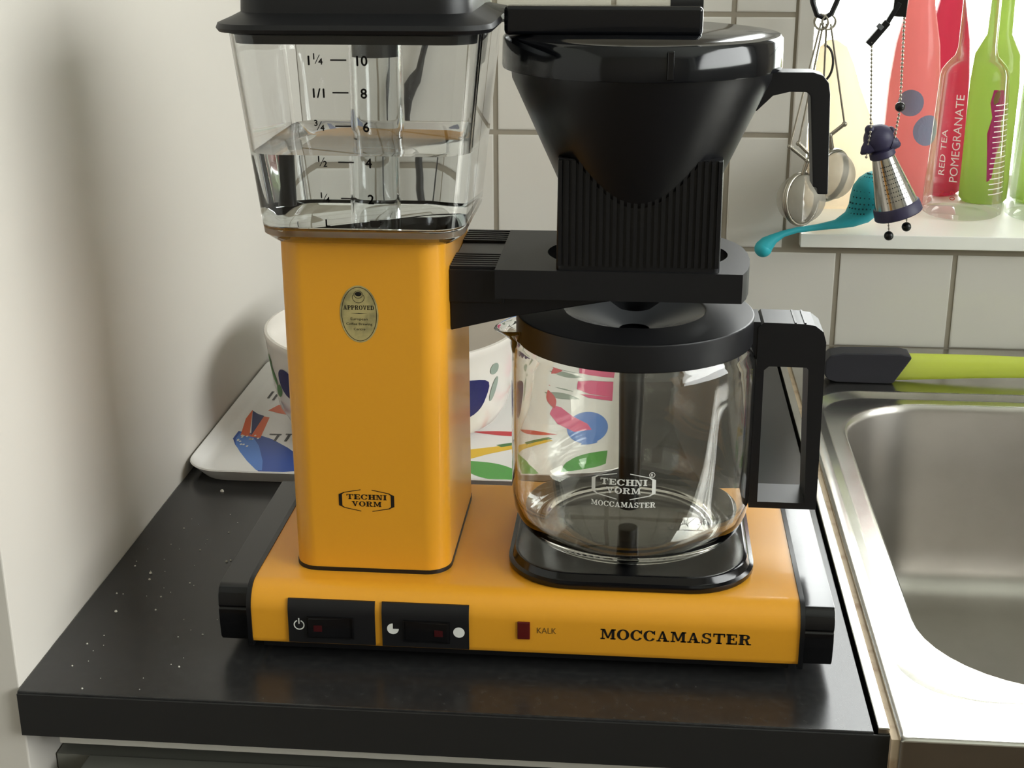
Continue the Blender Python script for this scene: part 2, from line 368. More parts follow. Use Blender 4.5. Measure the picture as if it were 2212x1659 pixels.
# sink
sk = empty('kitchen_sink', (560, 250, -170), label='stainless steel sink with a deep rounded basin', cat='sink')
def sr(x0, x1, y0, y1, r, z): return (z, rrect(x0, x1, y0, y1, r, 10))
deck = MB().sect([sr(329, 1150, -50, 572, 2, -40), sr(329, 1150, -50, 572, 2, 0), sr(330, 1149, -49, 571, 3, 1.3), sr(332, 1147, -47, 569, 4, 1.6),
                  sr(336.5, 720, -14, 455, 42, 1.6), sr(338, 718.5, -12.5, 453.5, 41, .8), sr(344, 712, -6, 448, 40, -2.6), sr(345.5, 710, -4.5, 446.5, 40, -3),
                  sr(354, 702, 8, 440, 72, -3), sr(356.5, 699.5, 10.5, 437.5, 70, -3.6)], cap0=False, cap1=False)
build('deck', deck, 'steel', sk, smooth=50, wn=True)
bowl = MB().sect([sr(356.5, 699.5, 10.5, 437.5, 70, -3.6), sr(358, 698, 12, 436, 69, -5.5), sr(359, 697, 13, 435, 68, -9), sr(362, 694, 17, 431, 66, -60), sr(365, 691, 21, 427, 64, -120),
                  sr(368, 688, 25, 424, 61, -140), sr(374, 682, 31, 418, 55, -153), sr(384, 672, 41, 408, 46, -160), sr(400, 656, 57, 392, 34, -163), sr(500, 560, 200, 260, 8, -166)], cap0=False)
build('basin', bowl, 'steel_bowl', sk, smooth=50)
build('edge_strip', MB().box(319.6, 325.4, -42, 572, -26, 2.2), 'steel', sk, bevel=.8)
build('sealant', MB().box(325.4, 329, -47, 570, -20, -.6), 'tan', sk, smooth=0)

# ------------------------------------------------------------------ coffee machine
cm = empty('coffee_machine', (142, 76, 0), label='yellow drip coffee maker with clear water tank and black fittings', cat='coffee maker')
W, H, D = 284.7, 42.3, 152.0
prof = [(4, 9.5), (1.2, 10.4), (0, 13), (0, 29)]
prof += [(13.3-13.3*math.cos(a), 29+13.3*math.sin(a)) for a in [pi/2*i/10 for i in range(1, 11)]]
prof += [(D-8, H), (D-2.3, H-2.3), (D, H-8), (D, 12), (D-3, 9.5)]
build('base_housing', MB().prism(prof, 'x', 0, W), 'yellow', cm, smooth=40, wn=True)
build('underside', MB().box(4, W-4, 6, D-5, 5, 9.8), 'black', cm, smooth=0)
for x0, x1, sgn in ((-2.4, 0, -1), (W, W+2.4, 1)):
    fl = [(y*1.0+(-.8 if y < 10 else .8), z+(.5 if z > 20 else -2.5)) for y, z in prof]
    fo = build('side_flange', MB().prism(fl, 'x', x0, x1), 'black', cm, smooth=40)
    cp = [(5.5, 8.5), (3.6, 11), (2.6, 20), (2.6, 27.6), (3.4, 28), (3.4, 29), (2.6, 29.4), (3.2, 35), (5.5, 38.6), (9, 40.3), (D-8, 40.3), (D-3, 38), (D-3, 12), (D-6, 8.5)]
    a, b = (x0-16, x0) if sgn < 0 else (x1, x1+15.2)
    build('end_cap', MB().prism(cp, 'x', a, b), 'black_gloss', cm, smooth=40, bevel=.7)
for x in (14, 270):
    for y in (34, 130): build('foot', MB().lathe(x, y, [(7, 0), (8, 1), (8, 6)], 20), 'black', cm)
# tower
TX, TY, TW, TD = 18.5, 22.9, 83.5, 112.2
build('tower_gasket', MB().sect([(H-.2, rrect(TX-.4, TX+TW+.4, TY-.4, TY+TD+.4, 13)), (H+2.2, rrect(TX-.4, TX+TW+.4, TY-.4, TY+TD+.4, 13))]), 'print_black', cm)
build('tower', MB().sect([(H+2.2, rrect(TX, TX+TW, TY, TY+TD, 12.5, 8)), (222.5, rrect(TX, TX+TW, TY, TY+TD, 12.5, 8)), (223, rrect(TX+1, TX+TW-1, TY+1, TY+TD-1, 12, 8))]), 'yellow', cm, smooth=40, wn=True)
F = lambda y: (lambda u, v: (u, y, v))
# maker's mark on the tower
def maker_mark(cx, cz, wd, ht):
    k = wd/30.0; h = ht/13.0
    p = shift(slab_text('TECHNI', 2.9*h, 21.5*k), 0, .55*h)+shift(slab_text('VORM', 2.9*h, 16*k), 0, -3.4*h)
    for s in (-1, 1):
        p += [[(s*x*k, z*h) for x, z in q] for q in ([(15, 3.2), (13.2, 3.2), (13.2, -3.2), (15, -3.2)], [(15, 3.2), (13.2, 3.2), (11.2, 4.6), (12.6, 4.2)], [(15, -3.2), (13.2, -3.2), (11.2, -4.6), (12.6, -4.2)],
              [(12.8, 4.4), (12.6, 4.0), (3, 5.9), (3, 6.3)], [(12.8, -4.4), (12.6, -4.0), (3, -5.9), (3, -6.3)])]
    return shift(p, cx, cz)
decal('maker_mark', maker_mark(59.2, 83.9, 29.4, 13), F(TY-.15), 'print_black', cm)
stk = decal('approval_sticker', [ell(59.3, 185.7, 9.8, 14.9)], F(TY-.12), 'sticker', cm)
ap = ring2(59.3, 185.7, 9.0, 14.1, .28)+shift(slab_text('APPROVED', 2.3, 15.6), 59.2, 188.0)+[ell(59.2, 196.2, 1.7, 1.15)]
ap += ring2(59.2, 195.9, 2.3, 2.0, .22, 24)+ring2(59.2, 194.4, 3.1, 2.9, .25, 30, pi*.85, pi*2.15)+[[(55, 186.2), (59.2, 186.45), (63.4, 186.2), (59.2, 185.95)]]
for t, h, wd, z in (('European', 1.35, 8.6, 182.6), ('Coffee Brewing', 1.35, 13.2, 180.0), ('Centre', 1.35, 5.8, 177.3), ('1974', 1.1, 3.2, 174.8)): ap += shift(sans(t, h, wd) if t != '1974' else [], 59.2, z)
decal('sticker_print', ap, F(TY-.2), 'print_black', stk)
# switches follow the rounded front of the base
def front_y(z): return 0 if z <= 29 else 13.3-math.sqrt(max(0, 13.3**2-(z-29)**2))
def switch(x0, x1, symb):
    zs = [11.8, 14, 20, 26, 29, 31, 33, 35, 36.2]
    out = [(front_y(z)-1.1, z) for z in zs]; inn = [(front_y(z)+.6, z) for z in zs[::-1]]
    p = build('switch_plate', MB().prism(out+inn, 'x', x0, x1), 'black_satin', cm, smooth=40)
    xr0 = x0+11 if symb == 'power' else x0+12
    fr_ = MB()
    for a in ((xr0-.8, xr0, 15.2, 27.6), (xr0+23, xr0+23.8, 15.2, 27.6), (xr0, xr0+23, 15.2, 16), (xr0, xr0+23, 26.8, 27.6)): fr_.box(a[0], a[1], -2.0, -.9, a[2], a[3])
    build('rocker_frame', fr_, 'black_gloss', p, smooth=0)
    tilt = 1 if symb == 'power' else -1
    a, b = (-2.9, -1.3) if tilt > 0 else (-1.3, -2.9)
    rk = build('rocker', MB().loft([[(xr0, a, 16), (xr0, -.8, 16), (xr0, -.8, 26.8), (xr0, a, 26.8)], [(xr0+23, b, 16), (xr0+23, -.8, 16), (xr0+23, -.8, 26.8), (xr0+23, b, 26.8)]]), 'black_gloss', p, smooth=0, bevel=.4)
    xx = xr0+5 if tilt > 0 else xr0+18
    build('lamp_window', MB().box(xx-2.2, xx+2.2, -2.75, -1.2, 19.4, 23), 'red_dot', rk, smooth=0)
    cx, cz = x0+5.8, 22.2
    if symb == 'power':
        build_sym = ring2(cx, cz, 2.9, 2.9, .6, 40, pi*.62, pi*2.38)+[rect(cx-.32, cz+.6, cx+.32, cz+4)]
    else:
        build_sym = [[(cx, cz)]+ell(cx, cz, 3.1, 3.1, 28, pi*.5, pi*2.06)]+[ell(x1-5.2, 21.6, 3.0, 3.0)]
    for q in ([build_sym] if symb == 'power' else [[g] for g in build_sym]): decal('symbol', q, F(-1.25), 'print_white', p)
switch(19.8, 65.9, 'power'); switch(69.6, 115.3, 'dose')
build('indicator_lamp', MB().box(140.5, 147.1, -1.0, 1, 19, 29), 'red_lamp', cm, smooth=0, bevel=.4)
decal('lettering', shift(sans('KALK', 3.5, 10), 155.7, 22.6), F(-.12), 'print_brown', cm)
decal('lettering', shift(slab_text('MOCCAMASTER', 6.0, 77), 222, 20.8), F(-.12), 'print_black', cm)
# hot plate
pl = build('hot_plate', MB().sect([(H-.2, rrect(133, 262.5, 12.5, 143, 34, 10)), (H+1, rrect(132, 263.5, 11.5, 144, 35, 10)), (H+3.4, rrect(132, 263.5, 11.5, 144, 35, 10)), (H+4, rrect(134, 261.5, 13.5, 142, 34, 10)), (H+5, rrect(134.5, 261, 14, 141.5, 34, 10)), (H+7.4, rrect(135.5, 260, 15, 140.5, 33, 10)), (H+8, rrect(137, 258.5, 16.5, 139, 32, 10))]), 'black_gloss', cm, smooth=40, wn=True)
# water tank
def tank(z, ins=0):
    t = (z-226)/96.0
    return rrect(12.5-9.5*t+ins, 112.5+10.5*t-ins, 13-6*t+ins, 118+8*t-ins, max(16-ins, 2), 7)
tk = MB().sect([(223, tank(223, 5)), (225.4, tank(225.4, 2)), (227, tank(227))]+[(z, tank(z)) for z in (240, 267, 300, 323.2)]+[(323.2, tank(323.2, 1.8))]+[(z, tank(z, 1.8)) for z in (300, 267, 240, 231)]+[(229.4, tank(229.4, 4))])
tkn = build('water_tank', tk, 'plastic_clear', cm, smooth=40)
build('tank_base_ring', MB().sect([(221.5, rrect(TX+2, TX+TW-2, TY+2, TY+TD-16, 12)), (222.8, rrect(TX+2, TX+TW-2, TY+2, TY+TD-16, 12))]), 'lilac', cm)
rs = MB().lathe(64, 66, [(12.5, 229.6), (12.5, 270), (13.5, 272), (13.5, 319), (12, 319), (12, 272), (11, 270), (11, 229.6)], 32, loop=True)
build('riser_tube', rs, 'plastic_clear', cm, smooth=40)
build('riser_cap', MB().lathe(64, 66, [(11.8, 308), (11.8, 320)], 28), 'grey_clear', cm)
build('float', MB().sect([(236, rrect(17.5, 25, 56, 64, 3)), (262, rrect(17.5, 25, 56, 64, 3))]), 'cord', cm, bevel=.5)  # added dark block imitating a dark shape refracted by the water
def tank_front(u, v): t = (v-226)/96.0; return (u, 13-6*t-.25, v)
mk = []
def frac(a, b, cx, cz):
    return shift(sans(a, 2.9, bold=.12), cx-1.5, cz+.3)+[[(cx-1.3, cz-1.8), (cx-.9, cz-1.8), (cx+1.4, cz+2.4), (cx+1.0, cz+2.4)]]+shift(sans(b, 2.9, bold=.12), cx+1.5, cz-2.0)
for z, b, lo, xs in ((312.2, '10', '5/4', 0), (297.2, '8', '1/1', .2), (281.5, '6', '3/4', .6), (264.3, '4', '1/2', 1.0), (246.7, '2', '1/4', 1.4)):
    mk.append(rect(53.7+xs, z-.36, 61.3+xs, z+.36))
    mk += shift(sans(b, 4.7, bold=.15), 68.5+xs*.8, z-2.5)
    if lo == '5/4': mk += shift(sans('1', 4.4, bold=.15), 43.6, z-2.3)+frac('1', '4', 47.6, z)
    elif lo == '1/1': mk += shift(sans('1/1', 4.4, bold=.15), 47.4, z-2.3)
    else: mk += frac(lo[0], lo[2], 46.3+xs*.6, z-.2)
mk += shift(sans('L', 3.8, bold=.15), 48, 232.6)+[[(68.6, 236), (73.6, 236), (73.4, 233.2), (72.6, 232.5), (69.6, 232.5), (68.8, 233.2)]]+ring2(73.9, 235, 1.3, .9, .35, 16)
decal('scale_print', mk, tank_front, 'print_black', tkn)
# tank lid
ld = MB().sect([(317, tank(317, 2.2)), (322.2, tank(321.5, 2.2)), (322.3, rrect(-.8, 127.5, 2.2, 130, 17, 7)), (324, rrect(-2, 128.6, 1, 131, 18, 7)), (326.2, rrect(-1.2, 127.8, 1.8, 130.2, 18, 7)), (328.5, rrect(4, 122, 8, 124, 16, 7)), (330.6, rrect(8, 118, 12, 120, 15, 7)), (352, rrect(9, 117, 13, 119, 15, 7)), (358, rrect(13, 113, 17, 115, 13, 7)), (359, rrect(20, 106, 24, 108, 10, 7))])
ld.map(lambda x, y, z: (x, y, z+2.0))
lidn = build('tank_lid', ld, 'black_satin', cm, smooth=40)
# outlet pipe from tank to filter basket
build('outlet_pipe', MB().lathe(0, 0, [(8.4, 0), (8.4, 100), (5.6, 100), (5.6, 0)], 28, loop=True).map(lambda x, y, z: (112+z, 80+x, 331.5+y)), 'glass', cm, smooth=40)
build('outlet_joint', MB().tube([(210, 80, 331.5), (226, 80, 331.5)], 9.4, 22), 'black', cm)
# holder for the basket
def raycast(poly, cx, cy, a):
    best = None; dx, dy = math.cos(a), math.sin(a)
    for i in range(len(poly)):
        x1, y1 = poly[i]; x2, y2 = poly[(i+1) % len(poly)]; ex, ey = x2-x1, y2-y1; den = dx*ey-dy*ex
        if abs(den) < 1e-9: continue
        t = ((x1-cx)*ey-(y1-cy)*ex)/den; q = ((x1-cx)*dy-(y1-cy)*dx)/den
        if t > 0 and -1e-6 <= q <= 1+1e-6 and (best is None or t > best): best = t
    return (cx+dx*best, cy+dy*best)
outl = [(126, 38), (249.4, 38), (252.2, 47), (254, 58), (254.8, 70), (254.4, 83), (252.6, 95), (249, 106), (243, 115.5), (234, 122), (222, 126), (126, 126)]
cor = [math.atan2(y-79, x-197) for x, y in outl]
angs = sorted([2*pi*i/72 for i in range(72)]+[c % (2*pi) for c in cor])
o_ = [raycast(outl, 197, 79, a) for a in angs]; i_ = [(197+47*math.cos(a), 79+36*math.sin(a)) for a in angs]
hd = MB().loft([[(x, y, 191) for x, y in o_], [(x, y, 206) for x, y in o_], [(x, y, 206) for x, y in i_], [(x, y, 191) for x, y in i_]], loop=True)
hold = build('basket_holder', hd, 'black_satin', cm, smooth=25)
hblk = build('holder_block', MB().box(102.2, 130, 43.5, 129, 187, 204.4), 'black', cm, smooth=0, bevel=.5)
for y in [46+i*4.3 for i in range(7)]+[102+i*4.6 for i in range(6)]: build('grip_rib', MB().box(102.2, 129.8, y, y+2.2, 204.2, 205.6), 'black_satin', hblk, smooth=0)
build('bracket', MB().prism([(102.3, 171.3), (136, 179.6), (170, 186), (200, 191.5), (102.3, 191.5)], 'y', 46, 76), 'black', cm, smooth=0, bevel=.5)

# ------------------------------------------------------------------ water in the tank
wt = MB().sect([(229.9, tank(231, 4.2))]+[(z, tank(z, 1.75)) for z in (231.5, 240, 255, 266.6)]+[(267.3, tank(267, 1.75)), (267.0, tank(267, 3.2))])
build('water', wt, 'water', smooth=40, tags=dict(label='clear water half filling the coffee maker tank', cat='water'))

# ------------------------------------------------------------------ filter basket
BX, BY = 196.5, 78.0
fb = empty('filter_basket', (BX, BY, 191), label='black cone filter basket with handle seated on the holder', cat='filter basket')
cone = [(26, 212), (30, 221), (42, 247), (64.8, 297), (65.5, 304), (63, 304), (40, 247), (24, 214)]
build('cone', MB().lathe(BX, BY, cone, 64, cap0=True, cap1=True), 'black', fb, smooth=40)
bs = MB()
bs.sect([(205.6, rrect(156.6, 238.2, 40, 116, 3, 3)), (262, rrect(157.2, 237.6, 40.4, 116, 3, 3))])
bsk = build('basket_base', bs, 'black', fb, smooth=30)
rbs = MB(); n = 24
for i in range(n):
    x = 158.5+i*(77.8/(n-1)); rbs.box(x-.95, x+.95, 39.0, 40.6, 208.5, 261.5)
build('moulded_ribs', rbs, 'black', bsk, smooth=0)
build('drip_valve', MB().lathe(BX, BY, [(6, 176.6), (9, 177), (24, 189), (28, 205)], 32), 'black', fb)
lidp = build('basket_lid', MB().lathe(BX, BY, [(66, 302.6), (69.6, 302.8), (69.8, 304), (69.4, 317), (68, 318.6), (60, 319.2), (59, 319.8), (0.5, 320)], 72, cap1=False), 'black_bar', fb, smooth=40)
build('lid_bar', MB().box(129.8, 225.5, 53, 65, 319.4, 333.2), 'black_bar', lidp, smooth=40, bevel=2.2, seg=3)
build('lid_clip', MB().box(208.5, 211.5, 8.2, 12, 304, 317), 'black_gloss', lidp, smooth=0, bevel=.4)
hn = [(256, 300.7), (281, 300.7), (286, 299.2), (289, 295.5), (290, 290), (292.2, 240), (286.8, 240), (286.4, 243.5), (284.4, 243.5), (280.3, 289), (278.5, 291), (270, 291), (262, 289), (254, 281)]
build('handle', MB().prism(hn, 'y', 71, 86), 'black_satin', fb, smooth=30, bevel=.7)

# ------------------------------------------------------------------ glass jug
JX, JY = 196.5, 78.0
jg = empty('coffee_jug', (JX, JY, H+8), label='clear glass coffee jug with black lid and handle on the hot plate', cat='coffee jug')
z0 = H+8
jout = [(0.4, z0+2.2), (40, z0+2), (47, z0+.9), (50.5, z0+.2), (53, z0+.8), (57, z0+3.2), (61.5, z0+8), (64.4, z0+15), (65.5, z0+25), (65.6, z0+60), (65.5, z0+98), (65, 153), (63.6, 158), (60.6, 161.5), (60.4, 166), (60.6, 169)]
jin = [(59, 169), (58.8, 166), (59, 162), (61.4, 158), (62.9, 153), (63.4, z0+98), (63.5, z0+60), (63.4, z0+25), (62.2, z0+16.5), (59.6, z0+10.5), (55.5, z0+6.2), (50.5, z0+4.3), (40, z0+4.1), (.4, z0+4.3)]
def spout(a, r, z):
    d = abs((a-pi*1.02+pi) % (2*pi)-pi)
    if z > 150 and d < .42:
        k = (math.cos(d/.42*pi)*.5+.5); t = min(1, (z-150)/19.0)
        return r+k*14.5*t*t, z-k*4.5*t
    return r, z
build('glass_body', MB().lathe(JX, JY, jout+jin, 96, rmod=spout), 'glass', jg, smooth=60)
jl = [(61.2, 160.6), (62.6, 160.8), (63.0, 161.4), (63.0, 174.2), (62.7, 175.0), (62, 175.4), (38.5, 176.4), (37.6, 176.2), (37.2, 175.4), (20, 166), (7.5, 163.4), (0.4, 163.2)]
lidj = build('jug_lid', MB().lathe(JX, JY, jl, 72), 'black_satin', jg, smooth=35, wn=True)
build('lid_funnel', MB().lathe(JX, JY, [(37.1, 175.6), (20, 168.5), (8, 165)], 48, cap0=False, cap1=False), 'grey_clear', lidj)
build('stirring_tube', MB().lathe(JX-.6, JY, [(5.6, 61), (5.8, 64), (6.2, 100), (7.0, 140), (7.2, 162)], 28), 'black', jg)
hf = rrect(259.5, 297, 66.5, 172.6, [2, 2, 9, 2], 5)
def hpath():
    o = [(261, 68), (297.2, 68), (296.2, 163), (294.5, 168.6), (290, 172), (284, 172.8), (256, 173.2), (256, 150), (260.6, 150)]
    i = [(265.5, 71.6), (290.8, 71.6), (288, 147.8), (287, 149), (267.5, 149.2), (265, 147)]
    return o, i
ho, hi = hpath()
def hring(poly, c, angs): return [raycast(poly, c[0], c[1], a) for a in angs]
hc = (276.5, 120); hang = sorted([2*pi*k/80 for k in range(80)]+[math.atan2(z-120, x-276.5) % (2*pi) for x, z in ho+hi])
R1, R2 = hring([(261, 68), (297.2, 68), (296.2, 163), (294.5, 168.6), (290, 172), (284, 172.8), (261, 173.2)], hc, hang), hring(hi, hc, hang)
hm = MB().loft([[(x, 66.5, z) for x, z in R1], [(x, 92, z) for x, z in R1], [(x, 92, z) for x, z in R2], [(x, 66.5, z) for x, z in R2]], loop=True)
han = build('handle', hm, 'black_satin', jg, smooth=25)
build('handle_bridge', MB().prism([(252, 160), (262, 152), (262, 173.2), (252, 173.4)], 'y', 67, 91), 'black_satin', jg, smooth=0)
hr = MB()
for x in (280, 285): hr.box(x-.5, x+.5, 67, 91.5, 171.4, 173.3)
build('thumb_ribs', hr, 'black', han, smooth=0)
def jugwrap(u, v): a = -pi/2+(u/65.9); return (JX+65.95*math.cos(a), JY+65.95*math.sin(a), v)
jm = maker_mark(-3.2, 101.3, 32.8, 15)+shift(slab_text('MOCCAMASTER', 2.9, 33), -3.2, 89.9)+ring2(11.2, 107.8, 1.5, 1.5, .25, 24)+shift(sans('R', 1.7), 11.2, 106.9)
decal('maker_mark', jm, jugwrap, 'print_white', jg)

# ------------------------------------------------------------------ tray and bowl behind the machine
ty = empty('serving_tray', (38, 352, 0), label='white melamine tray printed with colourful birds and leaves', cat='tray')
def tr_(x, z, r=26): return (z, rrect(-112+x, 191-x, 226+x, 480-x, r-x*.5, 8))
build('tray_body', MB().sect([tr_(9, .3), tr_(8, .2), tr_(1, 8.6), tr_(0, 9.8), tr_(.6, 10.6), tr_(2, 10.2), tr_(7, 6), tr_(9, 4.2), tr_(14, 3.6)]), 'melamine', ty, smooth=40, wn=True)
LAY = [3.63]
def pr(name, m, *polys):
    LAY[0] += .012; zz = LAY[0]; decal(name, polys, lambda u, v: (u, v, zz), m, ty)
def lens(x0, y0, x1, y1, w, n=14):
    dx, dy = x1-x0, y1-y0; L = math.hypot(dx, dy); nx, ny = -dy/L, dx/L
    a = [(x0+dx*i/n+nx*w*math.sin(pi*i/n), y0+dy*i/n+ny*w*math.sin(pi*i/n)) for i in range(n+1)]
    return a+[(x0+dx*i/n-nx*w*math.sin(pi*i/n), y0+dy*i/n-ny*w*math.sin(pi*i/n)) for i in range(n-1, 0, -1)]
pr('bird_print', 'p_blue', [(-97, 303), (-97, 318), (-84, 314), (-68, 304), (-52, 288), (-36, 268), (-30, 248), (-45, 243), (-62, 243), (-74, 260), (-84, 277), (-92, 291)])
pr('wing_print', 'p_lblue', [(-95, 303), (-95, 315), (-84, 309), (-74, 290), (-64, 262), (-60, 245), (-64, 245), (-75, 261), (-85, 278), (-92, 292)])
pr('tail_print', 'p_orange', [(-103, 372), (-98, 362), (-86, 308), (-93, 309)], [(-81, 348), (-88, 351), (-86, 308), (-77, 305)])
pr('tail_print', 'p_navy', [(-98, 362), (-92, 355), (-86, 351), (-85, 309)])
pr('bird_print', 'p_orange', [(-86, 363), (-81, 376), (-72, 376), (-60, 360), (-60, 352), (-75, 357)])
pr('wing_print', 'p_red', lens(76, 331, 136, 327, 4.6))
pr('beak_print', 'p_yellow', [(70, 286), (78, 295), (96, 302), (128, 318), (133, 314), (112, 300), (94, 288), (80, 276)])
pr('stem_print', 'p_dgreen', [(98, 306), (128, 321), (132, 318), (102, 302)])
pr('leaf_print', 'p_green', lens(72, 274, 128, 240, 13))
pr('leaf_print', 'p_green', lens(146, 246, 186, 300, 14))
pr('bird_print', 'p_lblue', ell(160, 345, 17, 34))
pr('wing_print', 'p_pink', [(126, 392), (124, 372), (134, 350), (150, 334), (164, 340), (160, 352), (146, 368), (134, 388)])
pr('motif_print', 'p_pink', [(145, 490-28), (184, 462), (184, 404), (158, 412), (146, 424)])
pr('leaf_print', 'p_grey', lens(112, 424, 150, 408, 7))
pr('bird_print', 'p_red', lens(116, 430, 128, 384, 5))
for a, b, c, d in ((-72, 312, 9, 2.2), (-66, 300, 2, 14), (-58, 300, 2, 14), (-60, 313, 8, 2), (-89, 386, 2, 14), (-94, 390, 2, 16)): pr('ink_print', 'p_ink', rect(a, b, a+c, b+d))
pr('speckle_print', 'p_white', *[ell(-90+random.uniform(-3, 14), 303-random.uniform(-8, 16), .9, 1.5, 8) for _ in range(16)])

BCX, BCY = 16.0, 352.0
bw = empty('serving_bowl', (BCX, BCY, 4), label='white ceramic bowl with blue plum and leaf pattern on the tray', cat='bowl')
bp_ = [(0.5, 3.9), (60, 3.9), (64, 4.4), (70, 7), (80, 13), (86.5, 24), (89.5, 38), (92, 57), (94, 75), (95, 78.5), (94.4, 80.6), (92.5, 81), (90.4, 79), (88.5, 57), (86, 38), (83, 25), (76, 15), (62, 9), (.5, 8)]
build('bowl_body', MB().lathe(BCX, BCY, bp_, 80), 'ceramic', bw, smooth=50)
def bowlwrap(u, v):
    rr = 95
    pts = bp_[2:10]
    for (r1, z1), (r2, z2) in zip(pts, pts[1:]):
        if z1 <= v <= z2: rr = r1+(r2-r1)*(v-z1)/(z2-z1)
    a = math.radians(u); return (BCX+(rr+.35)*math.cos(a), BCY+(rr+.35)*math.sin(a), v)
def fanpoly(poly, n=3): return [poly]
def bdec(name, m, cu, cv, ru, rv, rot=0, tip=0):
    o = []
    for i in range(28):
        a = 2*pi*i/28; k = 1+tip*max(0, math.cos(a))**6
        x, y = ru*math.cos(a)*k, rv*math.sin(a); o.append((cu+(x*math.cos(rot)-y*math.sin(rot)), cv+(x*math.sin(rot)+y*math.cos(rot))))
    L = lambda p, t: (cu+(p[0]-cu)*t, cv+(p[1]-cv)*t)
    tri = [[L(o[i], a), L(o[i], b), L(o[(i+1) % 28], b), L(o[(i+1) % 28], a)] for i in range(28) for a, b in ((.001, .25), (.25, .5), (.5, .75), (.75, 1))]
    decal(name, tri, bowlwrap, m, bw)
bdec('plum_print', 'p_plum', 312, 45, 13, 16, .5, .35)
bdec('leaf_print', 'p_grey', 331, 62, 3.2, 4.2); bdec('leaf_print', 'p_grey', 332, 46, 2.2, 9, -.2)
bdec('leaf_print', 'p_dgreen', 208, 52, 3, 7, .5); bdec('leaf_print', 'p_dgreen', 213, 42, 3.2, 6, -.5); bdec('leaf_print', 'p_dgreen', 205, 62, 2.4, 5, .3); bdec('plum_print', 'p_plum', 224, 52, 8, 11, .2)

# ------------------------------------------------------------------ dish brush on the back of the sink
db = empty('dish_brush', (430, 480, 1.6), label='dish brush with black grip and translucent lime green body behind the basin', cat='brush')
gp = [(352, 8), (352, 20), (356, 25), (366, 27), (412, 27.6), (420, 26), (421, 24), (408, 2.6), (404, 1.8), (362, 2.2), (355, 4)]
build('grip', MB().prism(gp, 'y', 471, 491), 'brush_black', db, smooth=40, bevel=3, seg=3)
build('hang_hole', MB().torus((360, 471.6, 20.5), (0, 1, 0), 2.6, .6), 'black', db)
lg = []
for i in range(14):
    t = i/13; x = 409+t*190; zc = 13.5+2.2*math.sin(t*3); hz = 12*(1-.45*t); hy = 9-2.5*math.sin(t*pi)
    lg.append([(x+(7 if k > 0 else 0)*(1-t), 481+hy*math.cos(2*pi*k/12), zc+hz*math.sin(2*pi*k/12)) for k in range(12)])
for i, r in enumerate(lg):
    t = i/13; lg[i] = [(409+t*190+(z-13.5)*.48*(1-t), y, max(z, 1.7)) for x, y, z in r]
build('body', MB().loft(lg), 'lime', db, smooth=60)

# ------------------------------------------------------------------ things on the window sill
SZ = WZ0
def bottle(name, cx, cy, prof, m, lab, n=40, cat='bottle', loop=False):
    e = empty(name, (cx, cy, SZ), label=lab, cat=cat)
    build('body', MB().lathe(cx, cy, prof, n, cap0=not loop, cap1=not loop, loop=loop), m, e, smooth=40); return e
def glass_prof(r, h, hs, rn):
    o = [(.4, SZ+.4), (r-4, SZ+.4), (r, SZ+3), (r-.2, SZ+20), (r*.86, hs-6), (r*.83, hs), (r*.72, hs+6), (rn+2, hs+13), (rn, hs+20), (rn*.95, h)]
    i = [(rn*.95-1.6, h), (rn-1.6, hs+20), (rn, hs+13.8), (r*.72-2, hs+7), (r*.83-2.4, hs), (r*.86-2.4, hs-6), (r-2.8, SZ+20), (r-3.4, SZ+8), (.4, SZ+7)]
    return o
b1 = bottle('glass_bottle', 490, 662, glass_prof(35, 330, 232, 16.5), 'bottle', 'empty clear glass bottle printed RED TEA POMEGRANATE on the window sill')
def on_bottle(cx, cy, r0, r1, zz0, zz1, off=.4):
    def f(u, v):
        r = r0+(r1-r0)*(v-zz0)/(zz1-zz0)+off; a = -pi/2+u/r; return (cx+r*math.cos(a), cy+r*math.sin(a), v)
    return f
fb1 = on_bottle(490, 662, 34.8, 30.1, SZ+20, 226)
rot = lambda polys, dx, dz: [[(-y+dx, x+dz) for x, y in p] for p in polys]
decal('lettering', rot(sans('POMEGRANATE', 7.6, 76), -13.5, 176), fb1, 'white_tx', b1)
decal('lettering', rot(sans('RED TEA', 6.6, 40), -26, 163), fb1, 'white_tx', b1)
decal('lettering', rot(sans('N', 5), -24, 127)+rot(sans('0 2', 5), -14, 126), fb1, 'red_ink', b1)
tl = []
for k in range(18):
    z = 205-k*4.6; tl.append(rect(14+random.uniform(0, 2), z, 38+random.uniform(-4, 3), z+.8))
decal('small_print', [[(p[0][0]+(p[1][0]-p[0][0])*j/6, p[0][1]), (p[0][0]+(p[1][0]-p[0][0])*(j+1)/6, p[0][1]), (p[0][0]+(p[1][0]-p[0][0])*(j+1)/6, p[2][1]), (p[0][0]+(p[1][0]-p[0][0])*j/6, p[2][1])] for p in tl for j in range(6)], fb1, 'white_tx', b1)
def soda(r, h): return [(.4, SZ+.3), (r-5, SZ+.3), (r, SZ+4), (r, SZ+55), (r*.94, 215), (r*.8, 250), (r*.5, 285), (r*.42, h)]
b2 = bottle('pink_bottle', 446, 706, soda(25, 312), 'pink_liquid', 'pale pink filled bottle standing left of the clear glass bottle')
f2 = on_bottle(446, 706, 25, 23.5, SZ+55, 215)
def disc(cx, cz, r):
    q = lambda i, t: (cx+r*t*math.cos(2*pi*i/24), cz+r*t*math.sin(2*pi*i/24))
    return [[q(i, a), q(i, b), q(i+1, b), q(i+1, a)] for i in range(24) for a, b in ((.001, .33), (.33, .66), (.66, 1))]
decal('dot_print', disc(-6, 200, 12)+disc(12, 175, 14), f2, 'bluegrey', b2)
bottle('deep_pink_bottle', 484, 758, soda(24, 345), 'dpink_liquid', 'deep pink bottle in the second row behind the clear bottle')
